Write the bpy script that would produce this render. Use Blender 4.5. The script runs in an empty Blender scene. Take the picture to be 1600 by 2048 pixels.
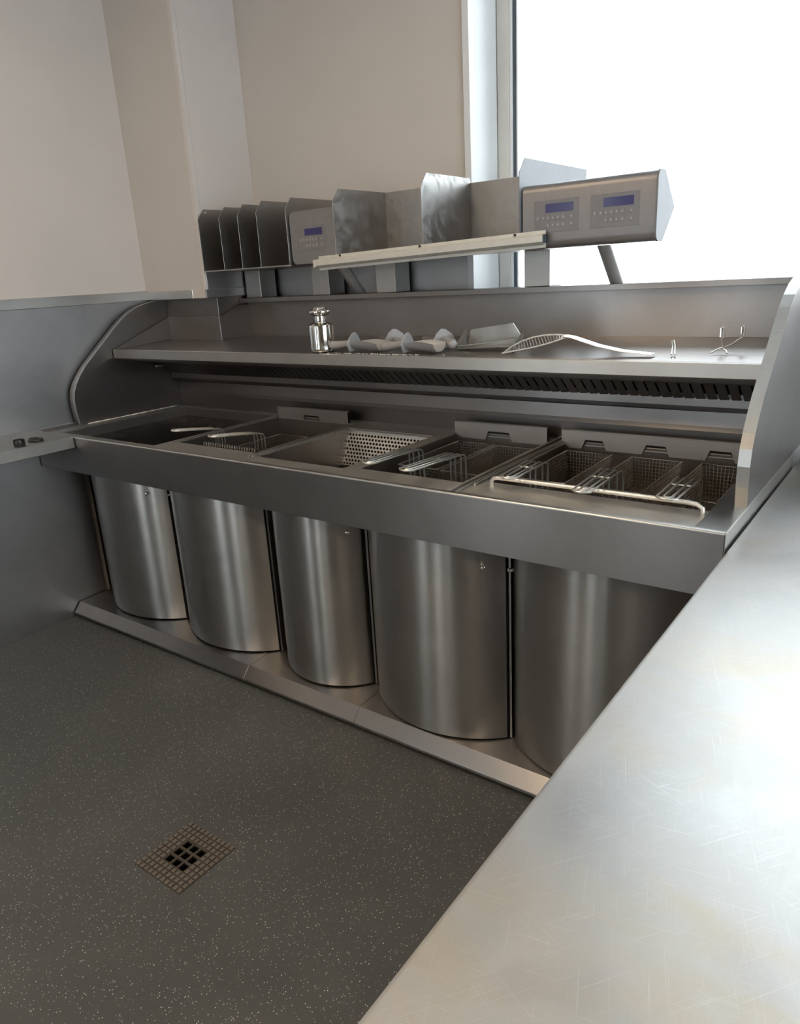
import bpy, math, random
from mathutils import Vector, Matrix
random.seed(7)
PI = math.pi
scene = bpy.context.scene
COL = scene.collection

# ------------------------------------------------------------------ camera
cam_data = bpy.data.cameras.new('camera')
cam = bpy.data.objects.new('camera', cam_data)
COL.objects.link(cam)
cam_data.sensor_fit = 'HORIZONTAL'
cam_data.sensor_width = 36.0
cam_data.lens = 1467.47 / 1600.0 * 36.0
cam_data.clip_start = 0.02
RIGHT = Vector((0.80640695, 0.58891532, -0.05372689))
UP = Vector((-0.14027819, 0.27875846, 0.95006092))
FWD = Vector((-0.57448225, 0.75859902, -0.30740474))
m3 = Matrix((RIGHT, UP, -FWD)).transposed()
cam.matrix_world = Matrix.Translation((2.86011, -1.59640, 1.46738)) @ m3.to_4x4()
scene.camera = cam

# ------------------------------------------------------------------ world, exposure
world = bpy.data.worlds.new('overcast_sky')
scene.world = world
world.use_nodes = True
bg = world.node_tree.nodes['Background']
bg.inputs['Color'].default_value = (0.90, 0.95, 1.0, 1)
bg.inputs['Strength'].default_value = 5.5
vs = scene.view_settings
vs.view_transform = 'Standard'
vs.look = 'None'
vs.exposure = 0.46
vs.gamma = 1.0
vs.use_curve_mapping = False
LAMP_STRENGTH = 14.0          # ceiling lamps (built further down)

# ------------------------------------------------------------------ helpers
class MB:
    def __init__(s): s.v = []; s.f = []
    def quad(s, a, b, c, d):
        n = len(s.v); s.v += [a, b, c, d]; s.f.append((n, n+1, n+2, n+3)); return s
    def box(s, x0, x1, y0, y1, z0, z1):
        n = len(s.v)
        s.v += [(x0,y0,z0),(x1,y0,z0),(x1,y1,z0),(x0,y1,z0),(x0,y0,z1),(x1,y0,z1),(x1,y1,z1),(x0,y1,z1)]
        for q in ((0,3,2,1),(4,5,6,7),(0,1,5,4),(1,2,6,5),(2,3,7,6),(3,0,4,7)):
            s.f.append(tuple(n+i for i in q))
        return s
    def prism(s, prof, a0, a1, axis='x', caps=True):
        """extrude a closed outline of (u,v) along an axis; x: (y,z)  y: (x,z)  z: (x,y)"""
        def P(u, v, a):
            return (a,u,v) if axis == 'x' else ((u,a,v) if axis == 'y' else (u,v,a))
        n = len(s.v); k = len(prof)
        s.v += [P(u,v,a0) for u,v in prof] + [P(u,v,a1) for u,v in prof]
        for i in range(k):
            j = (i+1) % k
            s.f.append((n+i, n+j, n+k+j, n+k+i))
        if caps:
            s.f.append(tuple(n+i for i in range(k-1,-1,-1))); s.f.append(tuple(n+k+i for i in range(k)))
        return s
    def sheet(s, prof, t, a0, a1, axis='x'):
        """open outline given a thickness t"""
        pts = [Vector(p) for p in prof]; off = []
        for i, p in enumerate(pts):
            d = (pts[min(i+1,len(pts)-1)] - pts[max(i-1,0)]).normalized()
            off.append((p.x - d.y*t, p.y + d.x*t))
        return s.prism([tuple(p) for p in pts] + off[::-1], a0, a1, axis)
    def tube(s, path, r, seg=8, closed=False, caps=True):
        pts = [Vector(p) for p in path]; k = len(pts); n0 = len(s.v)
        rr = r if isinstance(r, (list, tuple)) else [r]*k
        prev = None
        for i, p in enumerate(pts):
            if closed: d = (pts[(i+1)%k] - pts[i-1]).normalized()
            else: d = (pts[min(i+1,k-1)] - pts[max(i-1,0)]).normalized()
            if prev is None:
                a = Vector((0,0,1)) if abs(d.z) < .9 else Vector((1,0,0))
                u = d.cross(a).normalized()
            else:
                u = (prev - d*prev.dot(d)).normalized()
            prev = u; w = d.cross(u)
            for j in range(seg):
                t = 2*PI*j/seg + PI/seg
                s.v.append(tuple(p + rr[i]*(math.cos(t)*u + math.sin(t)*w)))
        for i in range(k if closed else k-1):
            a = n0+i*seg; b = n0+((i+1)%k)*seg
            for j in range(seg):
                s.f.append((a+j, a+(j+1)%seg, b+(j+1)%seg, b+j))
        if caps and not closed:
            s.f.append(tuple(n0+j for j in range(seg-1,-1,-1)))
            s.f.append(tuple(n0+(k-1)*seg+j for j in range(seg)))
        return s
    def lathe(s, prof, c=(0,0,0), seg=32):
        n = len(s.v); k = len(prof)
        for r, z in prof:
            for j in range(seg):
                t = 2*PI*j/seg
                s.v.append((c[0]+r*math.cos(t), c[1]+r*math.sin(t), c[2]+z))
        for i in range(k-1):
            for j in range(seg):
                s.f.append((n+i*seg+j, n+i*seg+(j+1)%seg, n+(i+1)*seg+(j+1)%seg, n+(i+1)*seg+j))
        s.f.append(tuple(n+j for j in range(seg-1,-1,-1)))
        s.f.append(tuple(n+(k-1)*seg+j for j in range(seg)))
        return s
    def xf(s, M):
        s.v = [tuple(M @ Vector(p)) for p in s.v]; return s
    def build(s, name, mat, parent=None, smooth=False, bevel=0.0, seg=2, at=None):
        me = bpy.data.meshes.new(name)
        vv = s.v if at is None else [tuple(Vector(p) - Vector(at)) for p in s.v]
        me.from_pydata(vv, [], s.f); me.update()
        me.materials.append(mat)
        o = bpy.data.objects.new(name, me); COL.objects.link(o)
        if at is not None: o.location = at
        if parent is not None: attach(o, parent)
        if smooth:
            for p in me.polygons: p.use_smooth = True
            if hasattr(me, 'set_sharp_from_angle'): me.set_sharp_from_angle(angle=math.radians(38))
        if bevel:
            b = o.modifiers.new('bevel', 'BEVEL'); b.width = bevel; b.segments = seg
            b.limit_method = 'ANGLE'; b.angle_limit = math.radians(40)
        return o

def world_loc(o):
    l = Vector(o.location)
    return l if o.parent is None else l
def attach(o, p):
    o.parent = p
    o.matrix_parent_inverse = world_mat(p).inverted()
def world_mat(o):
    m = Matrix.LocRotScale(o.location, o.rotation_euler, o.scale)
    if o.parent: m = world_mat(o.parent) @ o.matrix_parent_inverse @ m
    return m
def thing(name, label, cat, loc=(0,0,0), group=None, rz=0):
    e = bpy.data.objects.new(name, None); COL.objects.link(e)
    e.location = loc; e.rotation_euler = (0,0,rz); e.empty_display_size = .05
    tag(e, label, cat, group); return e
def tag(o, label=None, cat=None, group=None, kind=None):
    if label: o['label'] = label
    if cat: o['category'] = cat
    if group: o['group'] = group
    if kind: o['kind'] = kind
    return o
def struct(o): o['kind'] = 'structure'; return o
def share(src, name, parent, mat4):
    """another object on the same mesh"""
    o = bpy.data.objects.new(name, src.data); COL.objects.link(o)
    for m in src.modifiers:
        b = o.modifiers.new(m.name, m.type)
        if m.type == 'BEVEL':
            b.width = m.width; b.segments = m.segments; b.limit_method = m.limit_method; b.angle_limit = m.angle_limit
    if parent is not None: attach(o, parent)
    o.matrix_basis = mat4
    return o
def arc(cx, cy, r, a0, a1, n):
    return [(cx + r*math.cos(math.radians(a0+(a1-a0)*i/n)), cy + r*math.sin(math.radians(a0+(a1-a0)*i/n))) for i in range(n+1)]

# ------------------------------------------------------------------ materials
def newmat(name):
    m = bpy.data.materials.new(name); m.use_nodes = True
    nt = m.node_tree; b = nt.nodes['Principled BSDF']
    return m, nt, b
def N(nt, t, **k):
    n = nt.nodes.new(t)
    for a, v in k.items(): setattr(n, a, v)
    return n
def ramp(nt, src, stops):
    r = N(nt, 'ShaderNodeValToRGB'); e = r.color_ramp.elements
    while len(e) < len(stops): e.new(.5)
    for el, (p, c) in zip(e, stops):
        el.position = p; el.color = c if len(c) == 4 else (*c, 1)
    nt.links.new(src, r.inputs[0]); return r
def g(v): return (v, v, v, 1)
def coords(nt, scale, rot=(0,0,0)):
    tc = N(nt, 'ShaderNodeTexCoord'); mp = N(nt, 'ShaderNodeMapping')
    if any(rot):
        mp.vector_type = 'TEXTURE'; scale = tuple(1/x for x in scale)
    mp.inputs['Scale'].default_value = scale; mp.inputs['Rotation'].default_value = rot
    nt.links.new(tc.outputs['Object'], mp.inputs['Vector']); return mp.outputs[0]
def noise(nt, vec, sc, det=3, rough=.55, dist=0):
    n = N(nt, 'ShaderNodeTexNoise'); n.inputs['Scale'].default_value = sc
    n.inputs['Detail'].default_value = det; n.inputs['Roughness'].default_value = rough
    n.inputs['Distortion'].default_value = dist
    nt.links.new(vec, n.inputs['Vector']); return n.outputs['Fac']
def mixc(nt, fac, a, b, mode='MIX'):
    n = N(nt, 'ShaderNodeMix', data_type='RGBA', blend_type=mode)
    for sock, v in ((0, fac), (6, a), (7, b)):
        if hasattr(v, 'is_linked'): nt.links.new(v, n.inputs[sock])
        else: n.inputs[sock].default_value = v
    return n.outputs[2]
def bump(nt, h, strength, dist=.001):
    b = N(nt, 'ShaderNodeBump'); b.inputs['Strength'].default_value = strength; b.inputs['Distance'].default_value = dist
    nt.links.new(h, b.inputs['Height']); return b.outputs[0]

def steel(name, col=(.50,.49,.48), rough=.3, grain=(3,3,160), var=.04, smear=0.0, gb=0.0, aniso=0.0, metal=1.0):
    m, nt, b = newmat(name)
    gr = noise(nt, coords(nt, grain), 6, 4, .6)
    bl = noise(nt, coords(nt, (2.2,2.2,2.2)), 2.2, 5, .6, .6)
    c = ramp(nt, gr, [(.3, tuple(x*.965 for x in col)), (.7, tuple(min(1,x*1.025) for x in col))])
    dark = ramp(nt, bl, [(.3, g(.86)), (.7, g(1.0))])
    out = mixc(nt, 1.0, c.outputs[0], dark.outputs[0], 'MULTIPLY')
    r1 = ramp(nt, gr, [(.25, g(max(.03, rough-var))), (.75, g(rough+var))])
    ro = r1.outputs[0]
    if smear:
        sm = noise(nt, coords(nt, (1,1,1)), 11, 6, .65, 2.2)
        s2 = ramp(nt, sm, [(.45, g(0)), (.7, g(smear))])
        ro = mixc(nt, 1.0, ro, s2.outputs[0], 'ADD')
        out = mixc(nt, s2.outputs[0], out, (.72,.72,.71,1))
    nt.links.new(out, b.inputs['Base Color']); nt.links.new(ro, b.inputs['Roughness'])
    b.inputs['Metallic'].default_value = metal
    b.inputs['Anisotropic'].default_value = aniso
    if aniso:
        tv = N(nt, 'ShaderNodeCombineXYZ'); tv.inputs[1].default_value = .02; tv.inputs[2].default_value = 1.0
        nt.links.new(tv.outputs[0], b.inputs['Tangent'])
    if gb: nt.links.new(bump(nt, gr, gb, .0006), b.inputs['Normal'])
    return m
def plain(name, col, rough=.5, metal=0.0, nscale=25, amt=.08, bmp=.0, coat=0.0):
    m, nt, b = newmat(name)
    nz = noise(nt, coords(nt, (1,1,1)), nscale, 4)
    c = ramp(nt, nz, [(.3, tuple(x*(1-amt) for x in col)), (.7, tuple(min(1,x*(1+amt)) for x in col))])
    nt.links.new(c.outputs[0], b.inputs['Base Color'])
    b.inputs['Roughness'].default_value = rough; b.inputs['Metallic'].default_value = metal
    b.inputs['Coat Weight'].default_value = coat
    if bmp: nt.links.new(bump(nt, nz, bmp, .001), b.inputs['Normal'])
    return m

M = {}
M['steel_x'] = steel('brushed_steel', (.36,.345,.34), .34, (1.2,260,260), aniso=.75)             # grain along x
M['steel_hood'] = steel('hood_steel', (.30,.285,.285), .36, (1.2,260,260), aniso=.7)
M['steel_door'] = steel('door_steel', (.50,.48,.455), .30, (1.5,1.5,330), .03, aniso=.92)
M['steel_deck'] = steel('deck_steel', (.54,.525,.50), .42, (1.2,200,100), .05, smear=.10, aniso=.6)
M['steel_edge'] = steel('shelf_edge_steel', (.58,.565,.54), .38, (1.2,260,260), .04, aniso=.6)
M['steel_pan'] = steel('pan_steel', (.30,.275,.26), .38, (3,3,60), .03)
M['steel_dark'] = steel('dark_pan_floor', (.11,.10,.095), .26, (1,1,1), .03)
M['steel_hanger'] = steel('hanger_steel', (.50,.475,.45), .42, (1.2,200,200), .04, aniso=.5)
M['steel_plate'] = steel('worn_plate_steel', (.40,.39,.38), .46, (1,1,50), .05, smear=.38)
M['steel_plate_dark'] = steel('clean_plate_steel', (.40,.39,.38), .38, (1,1,90), .04)
M['steel_wall'] = steel('wall_cladding_steel', (.44,.44,.45), .42, (1,1,60), .03)
M['steel_bright'] = steel('edge_steel', (.60,.59,.57), .30, (1,1,70), .03)
M['steel_post'] = steel('post_steel', (.52,.51,.49), .42, (90,90,1), .05)
M['stand'] = plain('stand_steel', (.42,.405,.39), .42, .55, 40, .04)
M['steel_end'] = steel('control_end_steel', (.22,.225,.235), .6, (1,1,60), .03, metal=.35)
M['chrome'] = plain('polished_steel', (.72,.70,.66), .10, 1.0, 40, .04)
M['wire'] = plain('wire_steel', (.78,.76,.72), .38, 1.0, 60, .08)
M['mesh_wire'] = plain('fried_wire', (.40,.37,.34), .42, 1.0, 60, .15)
M['control'] = plain('control_housing_steel', (.27,.258,.262), .45, .8, 60, .03)
M['keypad'] = plain('keypad_film', (.20,.19,.20), .4, .3, 60, .05)
M['button'] = plain('button_film', (.22,.21,.22), .45, .2, 60, .05)
M['legend'] = plain('button_print', (.42,.41,.41), .5, 0, 60, .03)
M['display'] = plain('lcd_display', (.035,.032,.13), .18, 0, 30, .05)
M['alu'] = plain('cream_aluminium', (.60,.58,.53), .38, .25, 50, .04)
M['black'] = plain('black_plastic', (.012,.012,.012), .35, 0, 40, .2)
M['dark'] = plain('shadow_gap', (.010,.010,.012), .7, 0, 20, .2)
M['grey_plastic'] = plain('grey_plastic', (.30,.295,.295), .30, 0, 30, .03)
M['wall'] = plain('painted_panel', (.61,.575,.555), .36, 0, 3, .025, .02)
M['wall_shaded'] = plain('painted_panel_shaded', (.56,.52,.485), .40, 0, 3, .025, .02)  # same cream paint; shading of faces turned from the window mixed into colour
M['reveal'] = plain('window_reveal_paint', (.70,.72,.73), .45, 0, 5, .03)
M['frame'] = plain('window_frame_paint', (.60,.58,.54), .4, .1, 20, .04)
M['gasket'] = plain('window_gasket', (.05,.07,.09), .4, 0, 20, .1)
M['ceiling'] = plain('ceiling_paint', (.62,.60,.57), .8, 0, 3, .03)
M['room'] = plain('room_paint', (.15,.14,.13), .7, 0, 3, .05)
M['salt'] = plain('salt', (.75,.73,.70), .6, 0, 80, .05)
M['iron'] = plain('drain_metal', (.20,.175,.15), .48, .5, 120, .20)
M['iron_dark'] = plain('drain_metal_dark', (.075,.062,.052), .6, .2, 120, .25)  # darker brown for the plate under the grip tiles

# counter top: scratched bright stainless
def counter_mat():
    m, nt, b = newmat('scratched_counter_steel')
    fine = noise(nt, coords(nt, (260,5,260)), 5, 4, .65)
    bl = noise(nt, coords(nt, (1,1,1)), 3.2, 6, .6, .8)
    sc = None
    for k, (rot, s, th) in enumerate((((0,0,.35),(620,11,1),.64), ((0,0,-.7),(760,12,1),.65), ((0,0,1.75),(640,14,1),.645), ((0,0,1.15),(820,10,1),.65), ((0,0,2.5),(700,9,1),.65))):
        n_ = noise(nt, coords(nt, s, rot), 1.0, 2, .5, .5)
        r_ = ramp(nt, n_, [(th, g(0)), (th+.09, g(.5))]).outputs[0]
        sc = r_ if sc is None else mixc(nt, 1.0, sc, r_, 'LIGHTEN')
    base = ramp(nt, bl, [(.3, (.37,.37,.365)), (.55, (.44,.435,.425)), (.75, (.40,.385,.365))])
    stain = ramp(nt, noise(nt, coords(nt, (1.1,2.0,1)), 2.6, 5, .62, 1.2), [(.50, g(0)), (.72, g(.7))])
    c0 = mixc(nt, stain.outputs[0], base.outputs[0], (.44,.395,.31,1))
    c = mixc(nt, sc, c0, (.53,.525,.515,1))
    r = ramp(nt, bl, [(.3, g(.38)), (.7, g(.54))])
    r2 = mixc(nt, 1.0, r.outputs[0], ramp(nt, fine, [(.2, g(0)), (.8, g(.10))]).outputs[0], 'ADD')
    nt.links.new(c, b.inputs['Base Color']); nt.links.new(r2, b.inputs['Roughness'])
    b.inputs['Metallic'].default_value = 1.0
    h = mixc(nt, .5, fine, sc)
    nt.links.new(bump(nt, h, .04, .0006), b.inputs['Normal'])
    return m
M['counter'] = counter_mat()

def floor_mat():
    m, nt, b = newmat('speckled_safety_floor')
    vec = coords(nt, (1,1,1))
    base = ramp(nt, noise(nt, vec, 2.5, 5, .6), [(.3, (.068,.072,.072)), (.7, (.092,.096,.095))])
    vo = N(nt, 'ShaderNodeTexVoronoi'); vo.inputs['Scale'].default_value = 200
    nt.links.new(vec, vo.inputs['Vector'])
    dots = ramp(nt, vo.outputs['Distance'], [(.17, g(1)), (.29, g(0))])
    wn = N(nt, 'ShaderNodeSeparateColor'); nt.links.new(vo.outputs['Color'], wn.inputs[0])
    pick = ramp(nt, wn.outputs[0], [(.70, g(0)), (.74, g(1))])
    col = ramp(nt, wn.outputs[1], [(.2, (.72,.74,.76)), (.5, (.40,.41,.41)), (.75, (.20,.20,.20)), (.9, (.95,.96,.98))])
    mk = mixc(nt, 1.0, dots.outputs[0], pick.outputs[0], 'MULTIPLY')
    v2 = N(nt, 'ShaderNodeTexVoronoi'); v2.inputs['Scale'].default_value = 620
    nt.links.new(vec, v2.inputs['Vector'])
    d2 = ramp(nt, v2.outputs['Distance'], [(.15, g(.55)), (.35, g(0))])
    s2 = N(nt, 'ShaderNodeSeparateColor'); nt.links.new(v2.outputs['Color'], s2.inputs[0])
    p2 = ramp(nt, s2.outputs[0], [(.60, g(0)), (.7, g(1))])
    mk2 = mixc(nt, 1.0, d2.outputs[0], p2.outputs[0], 'MULTIPLY')
    c1 = mixc(nt, mk2, base.outputs[0], (.17,.165,.15,1))
    c = mixc(nt, mk, c1, col.outputs[0])
    nt.links.new(c, b.inputs['Base Color'])
    ro = ramp(nt, noise(nt, vec, 5, 4), [(.3, g(.42)), (.7, g(.55))])
    nt.links.new(ro.outputs[0], b.inputs['Roughness'])
    nt.links.new(bump(nt, noise(nt, vec, 160, 3), .35, .0012), b.inputs['Normal'])
    return m
M['floor'] = floor_mat()

def glass_mat():
    m = bpy.data.materials.new('window_glass'); m.use_nodes = True
    nt = m.node_tree; nt.nodes.clear()
    out = N(nt, 'ShaderNodeOutputMaterial'); mx = N(nt, 'ShaderNodeMixShader')
    t = N(nt, 'ShaderNodeBsdfTransparent'); t.inputs[0].default_value = (.96,.98,.98,1)
    gl = N(nt, 'ShaderNodeBsdfGlossy'); gl.inputs['Roughness'].default_value = .02
    fr = N(nt, 'ShaderNodeFresnel'); fr.inputs[0].default_value = 1.35
    nt.links.new(fr.outputs[0], mx.inputs[0]); nt.links.new(t.outputs[0], mx.inputs[1]); nt.links.new(gl.outputs[0], mx.inputs[2])
    nt.links.new(mx.outputs[0], out.inputs[0]); return m
M['glass'] = glass_mat()
def clear_mat():
    m, nt, b = newmat('clear_acrylic')
    nz = noise(nt, coords(nt, (1,1,1)), 20, 3)
    r = ramp(nt, nz, [(.3, g(.10)), (.7, g(.28))]); nt.links.new(r.outputs[0], b.inputs['Roughness'])
    b.inputs['Base Color'].default_value = (.46,.45,.42,1)
    b.inputs['Metallic'].default_value = .7; b.inputs['Alpha'].default_value = .72
    return m
M['clear'] = clear_mat()
def emit_mat(name, col, s):
    m, nt, b = newmat(name)
    b.inputs['Emission Color'].default_value = (*col, 1); b.inputs['Emission Strength'].default_value = s
    b.inputs['Base Color'].default_value = (.8,.8,.8,1); return m

# ------------------------------------------------------------------ the room
XW, YB = -0.375, 1.06            # left wall and back wall planes
XR0, XR1 = -0.329, 2.526         # ends of the range
RX, RY = 4.6, -4.2               # right wall, rear wall
CZ = 3.0
DX0, DX1, DY0, DY1 = 1.284, 1.474, -0.784, -0.594     # floor drain

fl = MB()
xs = [XW-.2, DX0, DX1, RX+.2]; ys = [RY-.2, DY0, DY1, YB+.25]
for i in range(3):
    for j in range(3):
        if i == 1 and j == 1: continue
        fl.quad((xs[i],ys[j],0),(xs[i+1],ys[j],0),(xs[i+1],ys[j+1],0),(xs[i],ys[j+1],0))
struct(fl.build('floor', M['floor']))
cv = MB()   # floor coving up the left panel
struct(MB().box(XW-.2, RX+.2, RY-.2, YB+.25, CZ, CZ+.1).build('ceiling', M['ceiling']))
struct(MB().box(XW-.2, XW, RY-.2, YB+.24, 0, CZ).build('wall_left', M['wall']))
struct(MB().box(XW, XW+.006, RY, YB, .90, 1.414).build('wall_left_cladding', M['steel_wall'], bevel=.001))
struct(MB().box(XW, 1.285, YB, YB+.24, 0, CZ).build('wall_back', M['wall_shaded']))
wb = MB().box(1.285, RX, YB, YB+.24, 0, 1.345).box(1.285, RX, YB, YB+.24, 2.78, CZ)
struct(wb.build('wall_back_window', M['reveal']))
struct(MB().box(1.278, 1.2865, YB-.006, YB+.2, 1.36, CZ).build('wall_back_reveal', M['reveal']))
struct(MB().box(1.262, 1.290, YB-.012, YB-.0005, 1.395, CZ).build('trim_5', M['reveal'], bevel=.002))
struct(MB().box(.08, 1.262, YB-.006, YB, 1.36, 1.56).build('wall_back_cladding', M['steel_wall']))
struct(MB().box(XW, .078, .71, YB, 1.415, CZ).build('wall_column', M['wall_shaded']))
struct(MB().box(.060, .0815, .7075, .7305, 1.45, CZ).build('trim_3', M['wall'], bevel=.001))
struct(MB().box(.078, .0805, .7315, YB, 1.54, CZ).build('wall_column_side', M['wall']))
struct(MB().box(.078, .084, .715, YB-.02, 1.452, 1.54).build('wall_column_cladding', M['steel_wall'], bevel=.001))
struct(MB().box(.078, .086, .700, YB-.04, 1.413, 1.450).build('trim_4', M['steel_wall'], bevel=.001))
# steel strip that finishes the upper wall
struct(MB().box(XW, XW+.012, RY, .710, 1.413, 1.457).build('trim_1', M['steel_bright'], bevel=.0015))
struct(MB().box(XW, -.012, .700, .710, 1.413, 1.452).build('trim_2', M['steel_bright'], bevel=.0015))
struct(MB().box(-.012, .078, .702, .710, 1.413, 1.452).build('trim_6', M['wall_shaded'], bevel=.0015))
# right wall and rear wall; their windows are unseen additions that bring in light
WY0, WY1, WZ0, WZ1 = -1.7, .5, 1.05, 2.65
struct(MB().box(RX, RX+.2, RY-.2, WY0, 0, CZ).box(RX, RX+.2, WY1, YB+.24, 0, CZ).box(RX, RX+.2, WY0, WY1, 0, WZ0).box(RX, RX+.2, WY0, WY1, WZ1, CZ).build('wall_right', M['room']))
w = struct(MB().box(RX+.10, RX+.108, WY0, WY1, WZ0, WZ1).build('window_5', M['glass']))  # unseen window, added to light the left wall and column side
MB().box(RX+.07, RX+.14, WY0, WY0+.05, WZ0, WZ1).box(RX+.07, RX+.14, WY1-.05, WY1, WZ0, WZ1).box(RX+.07, RX+.14, WY0, WY1, WZ0, WZ0+.05).box(RX+.07, RX+.14, WY0, WY1, WZ1-.05, WZ1).build('window_frame', M['frame'], w)
wr = MB()
holes = [(-1.3+.95, .05), (1.0, 1.35), (1.9, 2.1)]  # added window openings, kept narrow to draw light streaks on the doors
x = XW
for a, b_ in holes:
    wr.box(x, a, RY-.2, RY, 0, CZ); wr.box(a, b_, RY-.2, RY, 0, .25); wr.box(a, b_, RY-.2, RY, 2.3, CZ); x = b_
wr.box(x, RX, RY-.2, RY, 0, CZ)
struct(wr.build('wall_rear', M['room']))
for i, (a, b_) in enumerate(holes):
    w = struct(MB().box(a, b_, RY-.12, RY-.112, .25, 2.3).build('window_%d' % (i+2), M['glass']))
    f = MB().box(a, a+.05, RY-.15, RY-.08, .25, 2.3).box(b_-.05, b_, RY-.15, RY-.08, .25, 2.3).box(a, b_, RY-.15, RY-.08, .25, .3).box(a, b_, RY-.15, RY-.08, 2.25, 2.3)
    f.build('window_frame', M['frame'], w)

# back window
win = struct(MB().box(1.36, RX, 1.286, 1.292, 1.382, 2.78).build('window_1', M['glass']))
MB().box(1.2875, 1.338, 1.262, 1.30, 1.376, 2.78).build('window_frame', M['frame'], win, bevel=.002)
MB().box(1.338, 1.350, 1.268, 1.30, 1.376, 2.78).build('window_bead', M['reveal'], win, bevel=.002)
MB().box(1.350, 1.362, 1.274, 1.30, 1.376, 2.78).build('gasket', M['gasket'], win, bevel=.001)
MB().box(1.362, 1.368, 1.278, 1.30, 1.376, 2.78).build('window_bead', M['reveal'], win, bevel=.001)
MB().box(1.338, RX, 1.262, 1.30, 1.376, 1.385).build('window_frame', M['frame'], win, bevel=.002)
struct(MB().box(1.2865, RX, YB-.005, 1.30, 1.346, 1.375).build('window_sill', M['reveal'], bevel=.002))

# ceiling lamps
for k, (lx, ly) in enumerate(((1.1, -.9), (1.1, -2.7), (3.3, -2.7))):
    lab = ['square ceiling lamp panel above the drain', 'square ceiling lamp panel by the added rear windows', 'square ceiling lamp panel over the far end of the worktop'][k]
    t = thing('ceiling_lamp', lab, 'lamp', (lx, ly, CZ), 'ceiling lamps')
    MB().box(lx-.31, lx+.31, ly-.31, ly+.31, CZ-.03, CZ-.001).build('frame', M['frame'], t, bevel=.003)
    MB().box(lx-.28, lx+.28, ly-.28, ly+.28, CZ-.036, CZ-.030).build('diffuser', emit_mat('lamp_diffuser', (1.0,.76,.50), LAMP_STRENGTH), t)

# ------------------------------------------------------------------ frying range
R_ = thing('frying_range', 'long stainless steel frying range with bowed doors and overhead shelf', 'frying range', ((XR0+XR1)/2, .4, 0))
ZT = .90; ZD = .888
# lower carcass
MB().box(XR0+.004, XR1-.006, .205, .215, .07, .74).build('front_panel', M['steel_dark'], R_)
MB().box(XR0+.004, XR0+.014, .215, .80, .07, .74).build('end_panel', M['steel_x'], R_)
MB().box(XR1-.016, XR1-.006, .215, .80, .07, .74).build('end_panel', M['steel_x'], R_)
MB().box(XR0+.004, XR1-.006, .80, .81, .05, 1.0).build('rear_panel', M['steel_pan'], R_)
MB().box(XR0+.02, XR1-.02, .12, .14, .0, .05).build('kick_board', M['dark'], R_)
# plinth in sections
px = [XR0+.001, .068, .846, 1.395, XR1-.004]
for a, b_ in zip(px[:-1], px[1:]):
    p = MB().prism([(.008,.024),(.046,.066),(.215,.069),(.215,.064),(.049,.061),(.012,.021),(.060,.018),(.060,.014),(.008,.014)], a+.0006, b_-.0006)
    p.build('plinth_panel', M['steel_x'], R_, bevel=.0012)
# fascia
MB().sheet([(.19,.745),(.0,.745),(.0,.8985),(.014,.8985),(.014,ZD)], -.0025, XR0, XR1-.003).build('fascia', M['steel_x'], R_, bevel=.0008)
MB().prism([(-.0005,.8950)] + arc(.0040,.8965,.0045,180,90,6) + [(.0145,.9012),(.0145,.8986),(.0002,.8986),(.0002,.8950)], XR0, XR1-.0028).build('fascia_edge', M['steel_bright'], R_, smooth=True)
MB().box(XR1-.0025, XR1, -.0004, .80, .745, .8985).build('end_rim', M['steel_bright'], R_, bevel=.0006)
MB().box(2.455, XR1-.0022, .0145, .80, ZD-.01, .8985).build('deck_rim', M['steel_bright'], R_, bevel=.0008)
# deck with openings
PANS = {'A': (-.245,.415,.075,.745), 'B': (.460,.915,.155,.705), 'C': (.950,1.345,.118,.622), 'D': (1.398,1.782,.140,.715), 'E': (1.840,2.448,.176,.715)}
def plate_holes(x0, x1, y0, y1, holes, z, t):
    xs = sorted({x0,x1,*[h[0] for h in holes],*[h[1] for h in holes]}); ys = sorted({y0,y1,*[h[2] for h in holes],*[h[3] for h in holes]})
    mb = MB(); idx = {}
    def vid(x, y, zz):
        k = (x,y,zz)
        if k not in idx: idx[k] = len(mb.v); mb.v.append((x,y,zz))
        return idx[k]
    solid = {}
    for i in range(len(xs)-1):
        for j in range(len(ys)-1):
            cx, cy = (xs[i]+xs[i+1])/2, (ys[j]+ys[j+1])/2
            solid[i,j] = not any(h[0]<cx<h[1] and h[2]<cy<h[3] for h in holes)
    for (i,j), s in solid.items():
        if not s: continue
        a,b,c,d = (xs[i],ys[j]),(xs[i+1],ys[j]),(xs[i+1],ys[j+1]),(xs[i],ys[j+1])
        mb.f.append(tuple(vid(*p, z) for p in (a,b,c,d))); mb.f.append(tuple(vid(*p, z-t) for p in (d,c,b,a)))
        for di, dj, p, q in ((0,-1,a,b),(1,0,b,c),(0,1,c,d),(-1,0,d,a)):
            if not solid.get((i+di,j+dj), False):
                mb.f.append((vid(*q,z),vid(*p,z),vid(*p,z-t),vid(*q,z-t)))
    return mb
plate_holes(-.366, 2.455, .0145, .775, list(PANS.values()), ZD, .004).build('deck', M['steel_deck'], R_)
MB().box(-.366, XR0+.002, .002, .80, .857, .8965).build('wall_filler', M['steel_hood'], R_, bevel=.002)
def tub(h, depth, mat, name):
    x0,x1,y0,y1 = h; z1 = ZD-.0045; z0 = ZD-depth; t = .003
    mb = MB()
    mb.box(x0-t,x0,y0-t,y1+t,z0,z1).box(x1,x1+t,y0-t,y1+t,z0,z1).box(x0,x1,y0-t,y0,z0,z1).box(x0,x1,y1,y1+t,z0,z1)
    o = mb.build(name, mat, R_)
    return o
pA = tub(PANS['A'], .045, M['steel_pan'], 'pan_wall')
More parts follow.
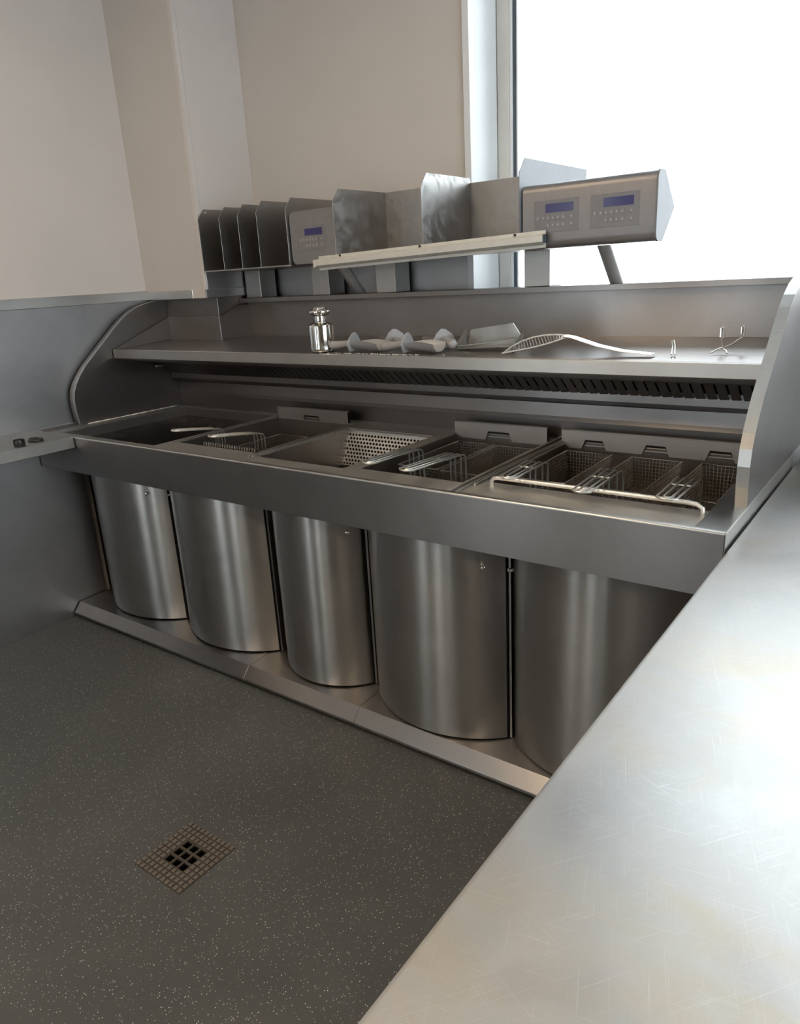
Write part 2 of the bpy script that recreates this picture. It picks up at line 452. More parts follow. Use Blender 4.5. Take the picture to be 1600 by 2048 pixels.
MB().box(-.245,.415,.075,.745,ZD-.049,ZD-.045).build('griddle_plate', M['steel_dark'], R_)
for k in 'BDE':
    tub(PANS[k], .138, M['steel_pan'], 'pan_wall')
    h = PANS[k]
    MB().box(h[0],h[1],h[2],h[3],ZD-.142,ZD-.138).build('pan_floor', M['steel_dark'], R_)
# raised rims between the pans
def rim(x, w, y0, y1, h=.006, mat='steel_deck'):
    MB().box(x-w/2, x+w/2, y0, y1, ZD+.0002, ZD+h).build('deck_ridge', M[mat], R_, bevel=.0012)
rim(.447, .008, .12, .72); rim(.926, .007, .10, .70); rim(.941, .005, .10, .63)
rim(1.800, .010, .03, .77, .010); rim(1.816, .006, .03, .77, .006); rim(1.829, .006, .12, .74, .008)
rim(1.148, .005, .625, .630, .004) if False else None
MB().box(.945, 1.352, .6225, .628, ZD+.0002, ZD+.004).build('deck_ridge', M['steel_deck'], R_, bevel=.001)
# scuttle: smooth sides, perforated back slope
sx0,sx1,sy0,sy1 = PANS['C']
MB().box(sx0-.003,sx0,sy0-.003,sy1,ZD-.135,ZD-.0045).box(sx1,sx1+.003,sy0-.003,sy1,ZD-.135,ZD-.0045).box(sx0,sx1,sy0-.003,sy0,ZD-.135,ZD-.0045).build('scuttle_wall', M['steel_pan'], R_)
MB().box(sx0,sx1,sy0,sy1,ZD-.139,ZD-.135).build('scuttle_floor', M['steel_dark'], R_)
def perforated(w, l, pitch, r, t, mat, parent, frame_, name):
    """hex-pattern perforated sheet in local (u,v), mapped by frame_(u,v,n)"""
    mb = MB(); rows = int(l/(pitch*.88)); n = int(w/pitch)
    p = w/n; rv = l/rows
    for j in range(rows):
        off = p/2 if j % 2 else 0
        cells = []
        if off: cells.append((0, off, None))
        for i in range(n - (1 if off else 0)):
            cells.append((off+i*p, off+(i+1)*p, 1))
        if off: cells.append((w-p/2, w, None))
        for a, b_, hole in cells:
            v0, v1 = j*rv, (j+1)*rv
            if hole is None:
                mb.quad(frame_(a,v0,0), frame_(b_,v0,0), frame_(b_,v1,0), frame_(a,v1,0)); continue
            cu, cvv = (a+b_)/2, (v0+v1)/2
            outer = [(b_,cvv),(b_,v1),(cu,v1),(a,v1),(a,cvv),(a,v0),(cu,v0),(b_,v0)]
            inner = [(cu+r*math.cos(q*PI/4), cvv+r*math.sin(q*PI/4)) for q in range(8)]
            n0 = len(mb.v)
            mb.v += [frame_(*q,0) for q in outer] + [frame_(*q,0) for q in inner] + [frame_(*q,-t) for q in inner]
            for q in range(8):
                s_ = (q+1) % 8
                mb.f.append((n0+q, n0+s_, n0+8+s_, n0+8+q)); mb.f.append((n0+8+q, n0+8+s_, n0+16+s_, n0+16+q))
    return mb.build(name, mat, parent)
sl = Vector((0, -.058, -.120)); L_ = sl.length; sd = sl.normalized(); nn = Vector((0, -sd.z, sd.y)) * -1
org = Vector((sx0, sy1-.003, ZD-.014))
def fr_(u, v, n): return tuple(org + Vector((u,0,0)) + sd*v + nn*(-n))
perforated(sx1-sx0, L_, .0152, .0051, .002, M['steel_bright'], R_, fr_, 'perforated_plate')
MB().quad((sx0,sy1-.001,ZD-.0045),(sx1,sy1-.001,ZD-.0045),tuple(org+Vector((sx1-sx0,0,0))),tuple(org)).build('perforated_plate_lip', M['steel_bright'], R_)
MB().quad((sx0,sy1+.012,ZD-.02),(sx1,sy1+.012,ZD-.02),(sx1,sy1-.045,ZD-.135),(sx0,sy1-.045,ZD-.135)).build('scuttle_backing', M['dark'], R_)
# basket hanger plates behind the pans
def hanger(x0, x1, notches, zt=.936, y=.722):
    zb, zn = .874, .906
    out = [(x0, zt), (x0, .893), (x0+.028, zb)]
    for c, hw in notches:
        out += [(c-hw-.013, zb), (c-hw, zn), (c+hw, zn), (c+hw+.013, zb)]
    out += [(x1, zb), (x1, zt)]
    MB().prism(out[::-1], y-.014, y-.010, 'y').build('basket_hanger', M['steel_hanger'], R_, bevel=.0008)
    MB().box(x0, x1, y-.014, y+.002, zt-.003, zt+.001).build('hanger_top', M['steel_hanger'], R_, bevel=.001)
    for c, hw in notches:
        MB().box(c-hw, c+hw, y-.013, y+.002, zn-.011, zn-.008).build('hanger_hook', M['steel_bright'], R_, bevel=.0006)
        MB().box(c-hw-.01, c+hw+.01, y-.006, y+.0015, zn-.0085, zn+.006).build('hanger_gap_shade', M['dark'], R_)  # near-black box: shade of the gap behind the notch, put in as colour
    MB().box(x0+.002, x1, y+.002, y+.004, .80, zt-.002).build('hanger_back', M['steel_pan'], R_)
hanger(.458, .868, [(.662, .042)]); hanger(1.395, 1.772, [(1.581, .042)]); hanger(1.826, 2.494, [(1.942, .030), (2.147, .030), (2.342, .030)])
# rest bar in front of the three baskets
MB().tube([(1.868,.150,ZD-.001),(1.868,.150,.900),(1.875,.150,.9095),(1.888,.150,.912),(2.40,.150,.912),(2.425,.150,.9095),(2.438,.148,.902),(2.441,.146,ZD-.001)], .0062, 12).build('rest_bar', M['wire'], R_, smooth=True)
# comb-like drain strip at the front of the left fryer
cb = MB()
for i in range(22):
    u = .602 + i*.0133
    cb.prism([(u,.866),(u+.007,.866),(u+.014,.901),(u+.007,.901)], .160, .172, 'y')
tag(cb.build('drain_comb', M['steel_bright'], R_), kind='stuff')

# splash back and hood
MB().sheet([(.775,ZD),(.768,.952),(.775,.966),(.785,1.010)], -.003, XR0+.02, XR1-.03).build('splash_back', M['steel_hood'], R_)
MB().sheet([(.785,1.012),(.738,1.034),(.738,1.062)], -.003, XR0+.02, XR1-.03).build('grease_gutter', M['steel_hood'], R_, bevel=.0008)
MB().sheet([(.445,1.165),(.66,1.122),(.672,1.116)], -.003, XR0+.02, XR1-.03).build('hood_underside', M['steel_hood'], R_)
MB().quad((XR0+.02,.676,1.132),(XR1-.03,.676,1.132),(XR1-.03,.752,1.072),(XR0+.02,.752,1.072)).build('filter_backing', M['steel_dark'], R_)
s0 = MB().prism([(-.013,-.006),(-.008,.001),(.006,.004),(.014,-.005)], 0, 1, 'z')
dv = Vector((0,.080,-.062)); 
ax = dv.normalized(); bx = Vector((1,0,0)); cx_ = ax.cross(bx).normalized()
base = Matrix((bx, -cx_, ax)).transposed().to_4x4()
s0.v = [(p[0], p[1], p[2]*dv.length) for p in s0.v]
s0.xf(base)
slat0 = None
nsl = 82
for i in range(nsl):
    xx = XR0+.035 + (XR1-XR0-.09)*i/(nsl-1)
    T = Matrix.Translation((xx, .664, 1.122))
    if slat0 is None:
        slat0 = s0.build('filter_slat', M['steel_hood'], R_); slat0.matrix_basis = T
    else: share(slat0, 'filter_slat', R_, T)
MB().box(XR0+.025, XR0+.05, .640, .690, 1.098, 1.108).build('filter_clip', M['steel_bright'], R_, bevel=.003)
# shelf
MB().sheet([(.4365,1.2075),(.95,1.222)], -.003, XR0+.022, XR1-.029).build('shelf', M['steel_x'], R_, bevel=.0008)
MB().sheet([(.452,1.158),(.443,1.163),(.430,1.167),(.430,1.205),(.436,1.2072)], -.003, XR0+.022, XR1-.029).build('shelf_edge', M['steel_edge'], R_, bevel=.0008)
MB().box(.078, XR1-.004, .952, .958, 1.222, 1.382).build('shelf_back', M['steel_x'], R_)
MB().sheet([(.915,1.380),(.902,1.380),(.902,1.399),(1.05,1.399)], -.003, .078, XR1).build('ledge', M['steel_x'], R_, bevel=.0010)
# left upstand and column boxing
MB().prism([(.436,1.205),(.765,1.219),(.765,1.329)], XR0+.022, XR0+.026).build('shelf_upstand', M['steel_x'], R_, bevel=.0008)
MB().box(XR0+.026, .080, .760, .764, 1.217, 1.329).build('shelf_upstand', M['steel_x'], R_, bevel=.0008)
MB().prism([(.764,1.217),(.952,1.222),(.952,1.372),(.90,1.372),(.764,1.329)], .076, .080).build('shelf_upstand', M['steel_x'], R_, bevel=.0008)
MB().box(XR0+.02, .074, .768, .95, 1.20, 1.413).build('column_boxing', M['steel_hood'], R_, bevel=.0015)
MB().tube([(.074,.846,1.376),(.0775,.846,1.376)], .004, 10).build('rivet', M['chrome'], R_, smooth=True)
# curved side panels
prof = [(.205,.8985),(.197,.95),(.196,1.0),(.203,1.04),(.220,1.075),(.246,1.11),(.282,1.15),(.34,1.200),(.40,1.25),(.46,1.302),(.505,1.338),(.55,1.365),(.60,1.387),(.66,1.402),(.72,1.410),(.80,1.412),(.95,1.412),(.95,.8985)]
def side_panel(x0, x1, inner):
    zb_ = ZD+.0004 if inner > 0 else .8990
    MB().prism([(y, max(z, zb_)) if z > .9 else (y, zb_) for y, z in prof], x0, x1).build('side_panel', M['steel_hood'], R_, bevel=.0022, seg=2)
side_panel(XR0-.018, XR0+.018, 1); side_panel(2.497, 2.5235, -1)
trim = [(x+.0, z) for x, z in prof[:16]]
MB().sheet(trim, .0035, XR0+.013, XR0+.0195).build('side_panel_trim', M['steel_bright'], R_)
MB().sheet(trim, .0015, 2.4965, 2.5240).build('side_panel_trim', M['steel_bright'], R_)
bead = [(XR0+.0205+random.uniform(-.0006,.0012), .24+.50*i/60, ZD+.0022) for i in range(61)]
MB().tube(bead, [random.uniform(.0010,.0030) for _ in bead], 6).build('sealant_bead', M['salt'], R_, smooth=True)

# bowed doors
DOORS = [(-.245,.297,.182,.105), (.325,.872,.184,.112), (.925,1.350,.186,.112), (1.405,1.911,.146,.102), (1.934,2.440,.150,.102)]
def door(x0, x1, yc, sag, knobs):
    w = x1-x0; r = (w*w/4+sag*sag)/(2*sag); cx = (x0+x1)/2; cy = yc-sag+r
    ha = math.degrees(math.asin(w/2/r)); n = 28
    o = arc(cx, cy, r, -90-ha, -90+ha, n); i_ = arc(cx, cy, r-.004, -90+ha, -90-ha, n)
    mb = MB(); k = len(o); a = len(mb.v)
    z0, z1 = .074, .742
    mb.prism(o+i_, z0, z1, 'z', caps=False)
    m = 2*k
    for q in range(k-1):
        mb.f.append((q, m-1-q, m-2-q, q+1)); mb.f.append((m+q, m+q+1, m+m-2-q, m+m-1-q))
    d = mb.build('door', M['steel_door'], R_, smooth=True)
    # end cheeks and closing strip
    MB().box(x1-.004, x1+.001, yc+.001, .204, z0, z1).build('door_cheek', M['dark'], d)
    MB().box(x1+.003, x1+.012, min(yc+.01,.19), .204, .070, z1).build('door_stop', M['steel_x'], d, bevel=.001)
    for kx, kz in knobs:
        an = math.asin(max(-1,min(1,(kx-cx)/r))); p = Vector((cx+r*math.sin(an), cy-r*math.cos(an), kz)); nr = Vector((math.sin(an), -math.cos(an), 0))
        MB().tube([p, p+nr*.004, p+nr*.005, p+nr*.012, p+nr*.017, p+nr*.019], [.005,.005,.0035,.0075,.0068,.003], 12).build('knob', M['chrome'], d, smooth=True)
    return d
KN = [[(.232,.655)], [(.332,.650)], [(1.315,.660)], [(1.860,.655)], [(1.938,.645)]]
for dspec, kn in zip(DOORS, KN): door(*dspec, kn)

# ------------------------------------------------------------------ fry baskets
def grid_wires(mb, o, u, v, nu, nv, r):
    o, u, v = Vector(o), Vector(u), Vector(v)
    for i in range(nu+1):
        a = o + u*(i/nu); mb.tube([a, a+v], r, 4, caps=False)
    for j in range(nv+1):
        a = o + v*(j/nv); mb.tube([a, a+u], r, 4, caps=False)
def basket_meshes(w, l, d, tip_z, tip_y, bend_z):
    mb = MB(); s = .010; ta = .010; pit = .0105; r = .0012
    a = [Vector((-w/2,0,0)),Vector((w/2,0,0)),Vector((w/2,l,0)),Vector((-w/2,l,0))]
    b = [Vector((-w/2+ta,ta,-d)),Vector((w/2-ta,ta,-d)),Vector((w/2-ta,l-ta,-d)),Vector((-w/2+ta,l-ta,-d))]
    for q in range(4):
        p0, p1, q0, q1 = a[q], a[(q+1)%4], b[q], b[(q+1)%4]
        n = max(2,int((p1-p0).length/pit)); m = int(d/pit)
        for i in range(n+1):
            t = i/n; mb.tube([p0.lerp(p1,t), q0.lerp(q1,t)], r, 4, caps=False)
        for j in range(1, m+1):
            t = j/m; mb.tube([p0.lerp(q0,t), p1.lerp(q1,t)], r, 4, caps=False)
    grid_wires(mb, b[0], b[1]-b[0], b[3]-b[0], int(w/pit), int(l/pit), r)
    rim_ = MB().tube([tuple(p) for p in a], .0024, 8, closed=True)
    hd = MB()
    xs_ = (-.028,-.011,.011,.028)
    def side(x, k):
        yy = -.004
        return [(x, yy+.006, -d*.75), (x, yy, 0), (x, yy, bend_z-.018), (x, yy-.006, bend_z-.005), (x, yy-.020, bend_z),
                (x*.9, (tip_y+yy)*.5, bend_z*.5+tip_z*.5)]
    for xo in (.028, .011):
        sL = side(-xo, 0); sR = side(xo, 0)
        ty = tip_y + (.0 if xo > .02 else .012)
        tp = [(-xo*.85, ty+.012, tip_z), (-xo*.45, ty+.002, tip_z), (0, ty, tip_z), (xo*.45, ty+.002, tip_z), (xo*.85, ty+.012, tip_z)]
        hd.tube(sL + tp + sR[::-1], .0030, 8)
    hd.tube([(-.026, tip_y*.35, bend_z*.65+tip_z*.35-.004), (.026, tip_y*.35, bend_z*.65+tip_z*.35-.004)], .0022, 8)
    return mb, rim_, hd
BK = [
 ('B', .590, .262, .822, .165, .40, .115, .143, -.215),
 ('B', .815, .262, .822, .165, .40, .115, .143, -.230),
 ('D', 1.509, .296, .868, .153, .375, .066, .074, -.262),
 ('D', 1.668, .296, .866, .140, .375, .066, .078, -.290),
 ('E', 1.942, .300, .873, .156, .37, .062, .058, -.205),
 ('E', 2.164, .300, .873, .156, .37, .062, .056, -.235),
 ('E', 2.368, .300, .873, .134, .37, .062, .060, -.215)]
BL = ['wire fry basket nearest the flat griddle, deep in the leftmost open pan',
      'wire fry basket beside the perforated scuttle, right one in the leftmost open pan',
      'wire fry basket with its handle next to the perforated scuttle, left of the pair',
      'wire fry basket against the ridged divider, right of the pair in the middle pan',
      'leftmost of the three wire fry baskets behind the rest bar',
      'middle one of the three wire fry baskets behind the rest bar',
      'wire fry basket nearest the right curved side panel, behind the rest bar']
for (pan, bxx, by, bz, w, l, bend, tipz, tipy), lab in zip(BK, BL):
    t = thing('fry_basket', lab, 'fry basket', (bxx, by, bz-min(.095, bz-.753)), 'wire fry baskets in the fryer pans')
    a_, r_, h_ = basket_meshes(w, l, min(.095, bz-.753), tipz, tipy, bend)
    T = Matrix.Translation((bxx, by, bz))
    tag(a_.xf(T).build('wire_mesh', M['mesh_wire'], t), kind='stuff')
    r_.xf(T).build('rim', M['wire'], t, smooth=True)
    h_.xf(T).build('handle', M['wire'], t, smooth=True)

# ------------------------------------------------------------------ divider rack on the ledge
G = thing('divider_rack', 'row of upright steel divider plates on square posts above the shelf', 'rack', (.85, .98, 1.399))
for x0 in (.095, .525, .886, 1.570):
    MB().box(x0, x0+.100, .935, 1.038, 1.3995, 1.524).build('post', M['steel_post'], G, bevel=.002)
MB().box(.086, .632, .702, 1.04, 1.524, 1.530).build('base_plate', M['steel_plate_dark'], G, bevel=.001)
MB().box(.878, 1.672, .702, 1.04, 1.524, 1.530).build('base_plate', M['steel_plate_dark'], G, bevel=.001)
plates = [(.090,1.790,1.036,'steel_plate_dark'),(.229,1.787,1.036,'steel_plate_dark'),(.346,1.787,1.036,'steel_plate_dark'),(.460,1.790,1.036,'steel_plate_dark'),(.628,1.786,1.036,'steel_plate_dark'),(.881,1.793,1.036,'steel_plate'),(1.290,1.802,1.036,'steel_plate'),(1.672,1.802,1.24,'steel_end')]
for x0, zt, yb, mt in plates:
    MB().prism([(.700,1.5302),(.700,zt-.046),(.738,zt),(yb,zt),(yb,1.5302)], x0-.0012, x0+.0012).build('divider_plate', M[mt], G, bevel=.0006)
MB().box(.0905, .628, 1.0365, 1.039, 1.530, 1.78).build('back_plate', M['steel_plate_dark'], G)
MB().box(.881, 1.2905, 1.0365, 1.039, 1.530, 1.792).build('back_plate', M['steel_plate'], G)
MB().box(1.2905, 1.672, 1.0365, 1.039, 1.530, 1.785).build('back_plate', M['steel_plate'], G)
MB().tube([(.917,1.0365,1.757),(.917,1.033,1.757)], .005, 10).build('rivet', M['chrome'], G, smooth=True)
MB().tube([(.0912,.745,1.776),(.0940,.745,1.776)], .0035, 10).build('rivet', M['chrome'], G, smooth=True)

# ------------------------------------------------------------------ control boxes
def keypad(parent, x0, y, zoff, full=True):
    """x0: left of pad; pad is 0.152 x 0.098"""
    pad = MB().box(x0, x0+.152, y-.0012, y+.002, 1.570+zoff, 1.666+zoff).build('keypad', M['keypad'], parent, bevel=.0008)
    MB().box(x0+.041, x0+.134, y-.0020, y-.0008, 1.628+zoff, 1.654+zoff).build('display', M['display'], pad)
    u = [.014,.033,.049,.066,.083,.101,.128]
    for row, (z, us) in enumerate(((1.613, u), (1.591, u[2:]))):
        for q in us:
            bt = MB().box(x0+q-.0062, x0+q+.0062, y-.0022, y-.0010, z+zoff-.0075, z+zoff+.0075).build('button', M['button'], pad, bevel=.0005)
            MB().box(x0+q-.0020, x0+q+.0020, y-.0026, y-.0021, z+zoff-.0025, z+zoff+.0025).build('button_print', M['legend'], bt)
def oblique(p, q, r, n=28):
    mb = MB(); p, q = Vector(p), Vector(q)
    for c in (p, q):
        mb.v += [(c.x+r*math.cos(2*PI*i/n), c.y+1.3*r*math.sin(2*PI*i/n), c.z) for i in range(n)]
    for i in range(n): mb.f.append((i, (i+1)%n, n+(i+1)%n, n+i))
    mb.f.append(tuple(range(n-1,-1,-1))); mb.f.append(tuple(range(n,2*n)))
    return mb
def control_profile(y, z0, z1, r, ytop, yapex):
    p = arc(y+r, z1-r, r, 90, 180, 6) + arc(y+r, z0+r, r, 180, 270, 6)
    return p + [(ytop, z0), (yapex, (z0+z1)/2), (ytop, z1)]
c2 = thing('control_box', 'grey fryer control box with two blue displays, in front of the window', 'control box', (1.90,.96,1.399), 'fryer control boxes')
MB().prism(control_profile(.71,1.522,1.716,.026,.768,.870), 1.680, 2.108).build('housing', M['control'], c2, smooth=True)
MB().prism(control_profile(.708,1.520,1.718,.026,.768,.872), 2.108, 2.114).build('end_cap', M['steel_end'], c2, smooth=True)
keypad(c2, 1.720, .71, 0); keypad(c2, 1.910, .71, 0)
oblique((1.905,.97,1.3998),(1.905,.845,1.5225),.0235).build('stand', M['stand'], c2, smooth=True)
c1 = thing('control_box', 'smaller grey fryer control box with one blue display, between two divider plates', 'control box', (.77,.97,1.399), 'fryer control boxes')
MB().prism([(.634,1.527),(.634,1.730),(.878,1.730),(.878,1.527)], .745, .86, 'y').build('housing', M['control'], c1, bevel=.002)
fp = arc(.660,1.704,.026,90,180,6) + arc(.660,1.553,.026,180,270,6) + [(.878,1.527),(.878,1.730)]
MB().prism(fp, .712, .745, 'y').build('face_plate', M['control'], c1, bevel=.003)
keypad(c1, .674, .712, .007)
oblique((.772,.97,1.3998),(.772,.850,1.5275),.0235).build('stand', M['stand'], c1, smooth=True)

# ------------------------------------------------------------------ cream aluminium rail across the plates
ra = thing('mounting_rail', 'long cream aluminium rail fixed across the divider plates', 'rail', (1.28, .69, 1.503))
TR = Matrix.Translation((1.28,.0,1.540)) @ Matrix.Rotation(math.radians(-1.45), 4, 'Y') @ Matrix.Translation((-1.28,0,-1.540))
hat = [(.6985,1.565),(.695,1.565),(.695,1.555),(.676,1.552),(.672,1.548),(.672,1.530),(.680,1.524),(.694,1.522),(.694,1.512),(.6985,1.512)]
MB().prism(hat, .793, 1.768).xf(TR).build('profile', M['alu'], ra, bevel=.0008)
MB().box(.781, .793, .671, .690, 1.524, 1.553).xf(TR).build('end_block', M['alu'], ra, bevel=.002)
MB().box(1.7682, 1.7715, .673, .694, 1.526, 1.552).xf(TR).build('end_plug', M['gasket'], ra, bevel=.001)
for hx in (.905, 1.281, 1.660):
    MB().tube([tuple(TR @ Vector((hx,.6952,1.560))), tuple(TR @ Vector((hx,.6925,1.560)))], .0045, 12).build('screw', M['black'], ra, smooth=True)

# ------------------------------------------------------------------ things on the shelf
def shelf_z(y): return 1.2105 + (y-.436)*.0292
sh = thing('shaker', 'polished steel salt shaker with a wide round cap on the shelf', 'shaker', (.972, .478, shelf_z(.478)))
cz = shelf_z(.478)+.0006
MB().lathe([(.042,0),(.0445,.003),(.0450,.010),(.0450,.088),(.0440,.094),(.036,.1005),(.024,.104),(.0205,.1055)], (.972,.478,cz), 40).build('body', M['chrome'], sh, smooth=True)
MB().lathe([(.0205,.1055),(.0215,.108),(.0210,.112),(.0205,.126),(.0225,.1275)], (.972,.478,cz), 32).build('neck', M['chrome'], sh, smooth=True)
MB().lathe([(.0225,.1275),(.030,.131),(.0385,.136),(.0400,.141),(.0385,.146),(.031,.1495),(.026,.151),(.024,.1555),(.016,.160),(.006,.1615)], (.972,.478,cz), 40).build('cap', M['chrome'], sh, smooth=True)

def scoop_parts():
    bl = MB(); n, k = 10, 6
    W = .046
    def P(i, j, off):
        u = i/k; t = math.radians(-82 + 164*j/n)
        wid = (W*(.62+.38*min(1,u*1.4)))
        rise = 1.0 + .55*math.sin(PI*min(1,u))*abs(math.sin(t))**2
        z = .024 - wid*math.cos(t)*.48 + wid*abs(math.sin(t))**3*.34*rise*(1-.35*u)
        return (.005+u*.125, (wid+off)*math.sin(t), z - off*math.cos(t))
    for off in (0, -.0022):
        for i in range(k+1):
            for j in range(n+1): bl.v.append(P(i,j,off))
    A = (k+1)*(n+1)
    for i in range(k):
        for j in range(n):
            a = i*(n+1)+j; bl.f.append((a,a+1,a+n+2,a+n+1)); bl.f.append((A+a,A+a+n+1,A+a+n+2,A+a+1))
    for i in range(k):
        for j in (0, n):
            a = i*(n+1)+j; bl.f.append((a,a+n+1,A+a+n+1,A+a))
    for i in (0, k):
        for j in range(n):
            a = i*(n+1)+j; bl.f.append((a,a+1,A+a+1,A+a))
    bk = MB().prism([(-.030,.001),(.030,.001),(.043,.026),(.036,.036),(.028,.050),(.010,.066),(-.006,.064),(-.028,.048),(-.036,.036),(-.043,.026)], .000, .006)
    hd = MB().tube([(.004,0,.030),(-.02,0,.027),(-.07,0,.021),(-.092,0,.0195),(-.102,0,.019),(-.107,0,.0188)], [.010,.0115,.0145,.0165,.012,.004], 16)
    return bl, bk, hd
SC = [(1.112, .490, 0.06, 'grey plastic chip scoop lying next to the steel shaker', 0),
      (1.222, .600, 2.45, 'grey plastic chip scoop second from the shaker, handle towards the room', 0),
      (1.352, .487, 0.06, 'grey plastic chip scoop third from the shaker, handle pointing at the shaker', 0),
      (1.432, .600, 2.45, 'grey plastic chip scoop next to the clear square scoop', 0)]
for x0, y0, rz, lab, _ in SC:
    z0 = shelf_z(y0)+.0006
    t = thing('chip_scoop', lab, 'scoop', (x0,y0,z0), 'grey scoops on the shelf')
    T = Matrix.Translation((x0,y0,z0)) @ Matrix.Rotation(rz, 4, 'Z')
    a_, b_, h_ = scoop_parts()
    a_.xf(T).build('blade', M['grey_plastic'], t, smooth=True)
    b_.xf(T).build('back_plate', M['grey_plastic'], t, bevel=.0015)
    h_.xf(T).build('handle', M['grey_plastic'], t, smooth=True)
# square clear scoop leaning back
t = thing('square_scoop', 'clear square scoop with angled sides, tipped up on the shelf', 'scoop', (1.61,.60,shelf_z(.60)))
z0 = shelf_z(.60)+.002
sq = MB().prism([(1.552,.001),(1.568,.060),(1.728,.080),(1.766,.028),(1.766,.002)][::-1], .560, .563, 'y').xf(Matrix.Translation((-.034,.052,z0)))
sq.build('back', M['clear'], t)
MB().prism([(1.535,.0),(1.766,.012),(1.766,.014),(1.535,.002)][::-1], .500, .560, 'y').xf(Matrix.Translation((-.034,.052,z0))).build('base', M['clear'], t)
MB().prism([(.500,.0),(.500,.022),(.560,.062),(.560,.0)], 1.548, 1.551).xf(Matrix.Translation((-.034,.052,z0))).build('side', M['clear'], t)
MB().prism([(.500,.0),(.500,.024),(.560,.052),(.560,.0)], 1.763, 1.766).xf(Matrix.Translation((-.034,.052,z0))).build('side', M['clear'], t)
MB().tube([(1.501,.554,z0+.008),(1.732,.552,z0+.034)], .002, 8).build('edge_bead', M['steel_bright'], t, smooth=True)
# slotted fish slice
t = thing('fish_slice', 'arched slotted steel fish slice with a long flat handle on the shelf', 'utensil', (1.94,.52,shelf_z(.52)))
z0 = shelf_z(.52)
pts = [(1.712,.003),(1.74,.020),(1.775,.037),(1.81,.048),(1.85,.0545),(1.89,.056),(1.93,.053)]
lo = [(1.722,.002),(1.76,.009),(1.80,.016),(1.84,.024),(1.88,.034),(1.91,.043),(1.93,.050)]
MB().tube([(x,.522,z0+z) for x,z in pts], .0028, 8).build('frame_bar', M['wire'], t, smooth=True)
MB().tube([(x,.482,z0+z) for x,z in lo], .0028, 8).build('frame_bar', M['wire'], t, smooth=True)
sb = MB()
def along(pp, f):
    f *= len(pp)-1.0001; k = int(f); q = f-k
    return pp[k][0]*(1-q)+pp[k+1][0]*q, pp[k][1]*(1-q)+pp[k+1][1]*q
for i in range(24):
    (xa, za), (xb, zb) = along(pts, i/23), along(lo, i/23)
    sb.tube([(xa,.522,z0+za),(xb,.482,z0+zb)], .0016, 5)
tag(sb.build('slot_bars', M['wire'], t), kind='stuff')
MB().sheet([(1.925,.054),(1.95,.050),(2.03,.026),(2.10,.012),(2.19,.0035)], .0022, .480, .524, 'y').xf(Matrix.Translation((0,0,z0))).build('handle', M['wire'], t, bevel=.0008)
# wire hooks
def zz(y): return shelf_z(y)+.003
t = thing('wire_tongs', 'small wire tongs standing with two upright loops beside the right side panel', 'tongs', (2.36,.58,shelf_z(.58)))
b0 = zz(.58)
MB().tube([(2.332,.55,b0),(2.340,.575,b0+.006),(2.352,.585,b0+.012),(2.349,.585,b0+.030),(2.345,.585,b0+.062),(2.349,.585,b0+.067),(2.353,.585,b0+.062),(2.354,.585,b0+.036)], .0021, 8).build('arm', M['wire'], t, smooth=True)
MB().tube([(2.374,.545,b0),(2.366,.565,b0+.005),(2.352,.583,b0+.009),(2.372,.60,b0+.018),(2.394,.615,b0+.036),(2.391,.615,b0+.062),(2.395,.615,b0+.067),(2.399,.615,b0+.062),(2.398,.615,b0+.040)], .0021, 8).build('arm', M['wire'], t, smooth=True)
MB().tube([(2.345,.585,b0+.040),(2.345,.585,b0+.064)], .0036, 8).build('sleeve', M['chrome'], t, smooth=True)
MB().tube([(2.391,.615,b0+.046),(2.391,.615,b0+.064)], .0036, 8).build('sleeve', M['chrome'], t, smooth=True)
t = MB().tube([(2.240,.50,b0),(2.232,.53,b0+.004),(2.224,.56,b0+.016),(2.217,.575,b0+.028),(2.221,.578,b0+.030),(2.229,.565,b0+.018),(2.240,.53,b0+.004),(2.250,.50,b0)], .0020, 8).build('wire_loop', M['wire'], smooth=True, at=(2.235,.54,shelf_z(.54)))
tag(t, 'bent wire loop lying on the shelf between the slice handle and the tongs', 'wire hook')
# salt grains on the shelf edge
sg = MB()
for i in range(130):
    x = random.gauss(1.26,.10); y = random.uniform(.4335,.452); z = 1.2085+max(0,(y-.436)*.0292); s_ = random.uniform(.0006,.0016)
    sg.box(x-s_, x+s_, y-s_, y+s_, z, z+s_*1.2)
tag(sg.build('salt_grains', M['salt'], at=(1.26,.44,1.2085)), 'white salt grains spilled along the shelf edge below the scoops', 'salt', kind='stuff')

# ------------------------------------------------------------------ left worktop
lc = thing('side_counter', 'narrow steel side counter with a turned-down edge against the left wall', 'counter', (-.2,-1.2,0))
MB().sheet([(-.032,.858),(-.020,.858),(-.020,.900),(XW+.008,.900)], -.003, -3.0, -.004, 'y').build('worktop', M['steel_deck'], lc, bevel=.001)
MB().box(XW+.004, -.336, -3.0, .19, .0, .855).build('side_panel', M['steel_wall'], lc, bevel=.001)
MB().box(-.336, -.331, -3.0, -.004, 0, .10).build('coving', M['floor'], lc) if False else None
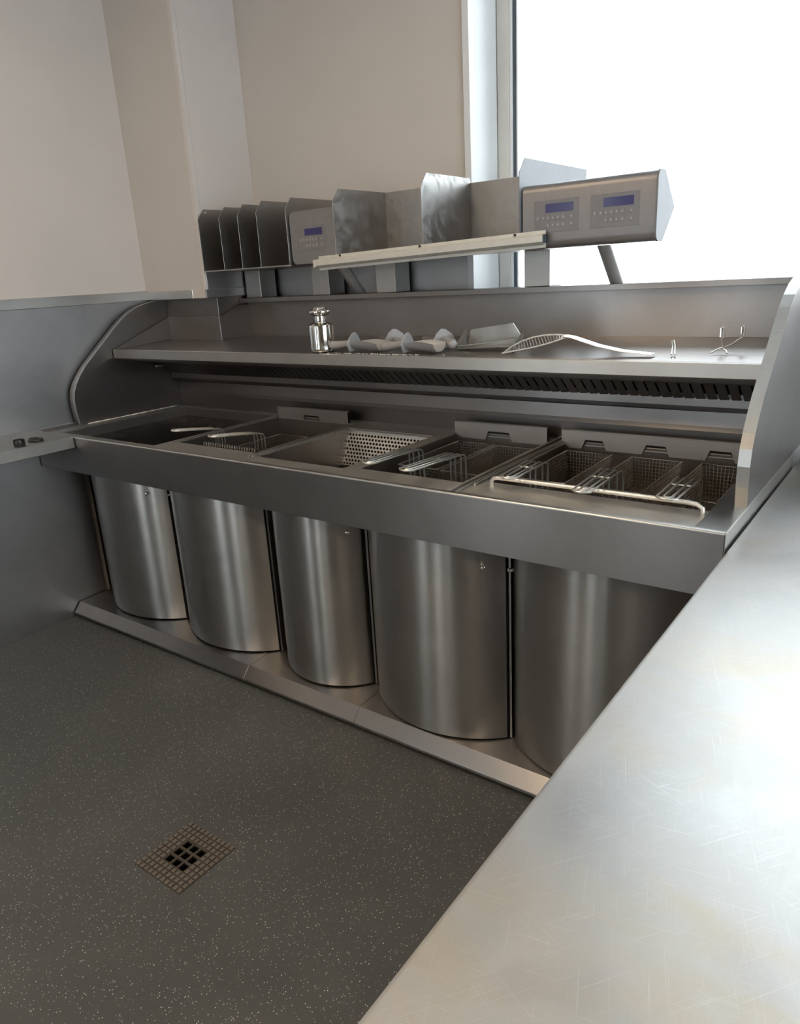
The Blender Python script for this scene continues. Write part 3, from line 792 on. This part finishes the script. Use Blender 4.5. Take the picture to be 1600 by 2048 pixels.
# black caps on the side counter
t = MB().lathe([(.020,0),(.0215,.002),(.0215,.026),(.0200,.028),(.0175,.028),(.0172,.006),(.004,.006)], (-.062,-.205,.9008), 28).build('bottle_cap', M['black'], smooth=True, at=(-.062,-.205,.9008))
tag(t, 'black hollow plastic cap standing on the side counter', 'cap')
rg = [( -.100+.030*math.cos(a), -.120+.022*math.sin(a), .9075) for a in [2*PI*i/28 for i in range(28)]]
t = MB().tube(rg, .0066, 10, closed=True).build('rubber_ring', M['black'], smooth=True, at=(-.100,-.120,.901))
tag(t, 'black oval rubber ring lying beside the hollow cap', 'ring')

# ------------------------------------------------------------------ right worktop
rc = thing('worktop_counter', 'wide scratched stainless steel worktop in the right foreground', 'counter', (3.2,-1.0,0))
MB().sheet([(2.5295,.800),(2.5295,.854),(2.5315,.860),(2.5375,.8625),(3.75,.8625),(3.75,.80)], -.003, -3.3, 1.0, 'y').build('top', M['counter'], rc, smooth=True)
MB().box(2.57, 3.72, -3.28, .98, .10, .80).build('cabinet', M['steel_x'], rc, bevel=.002)
MB().box(2.62, 3.68, -3.2, .9, .0, .10).build('kick_board', M['dark'], rc)

# ------------------------------------------------------------------ floor drain
dr = thing('floor_drain', 'square rusty metal floor drain grate set in the speckled floor', 'drain', ((DX0+DX1)/2,(DY0+DY1)/2,0))
n = 11; cell = (DX1-DX0)/n
def dx(i): return DX0+i*cell
def dy(i): return DY0+i*cell
hb = []; c0, c1 = 3, 8
hw = (c1-c0)*cell/3
for a in range(3):
    for b_ in range(3):
        x0 = dx(c0)+a*hw; y0 = dy(c0)+b_*hw
        hb.append((x0+.0035, x0+hw-.0035, y0+.0035, y0+hw-.0035))
plate_holes(DX0+.001, DX1-.001, DY0+.001, DY1-.001, hb, .0012, .006).build('grate_plate', M['iron_dark'], dr)
pit = MB().box(DX0, DX1, DY0, DY1, -.16, -.15).box(DX0-.003, DX0, DY0, DY1, -.15, -.001).box(DX1, DX1+.003, DY0, DY1, -.15, -.001).box(DX0, DX1, DY0-.003, DY0, -.15, -.001).box(DX0, DX1, DY1, DY1+.003, -.15, -.001)
pit.build('sump', M['dark'], dr)
tl0 = None
gp = .0024
for i in range(n):
    for j in range(n):
        if c0 <= i < c1 and c0 <= j < c1: continue
        T = Matrix.Translation((dx(i)+cell/2, dy(j)+cell/2, .0012))
        if tl0 is None:
            tl0 = MB().box(-cell/2+gp, cell/2-gp, -cell/2+gp, cell/2-gp, 0, .0030).build('grip_tile', M['iron'], dr, bevel=.0007, seg=1); tl0.matrix_basis = T
        else: share(tl0, 'grip_tile', dr, T)
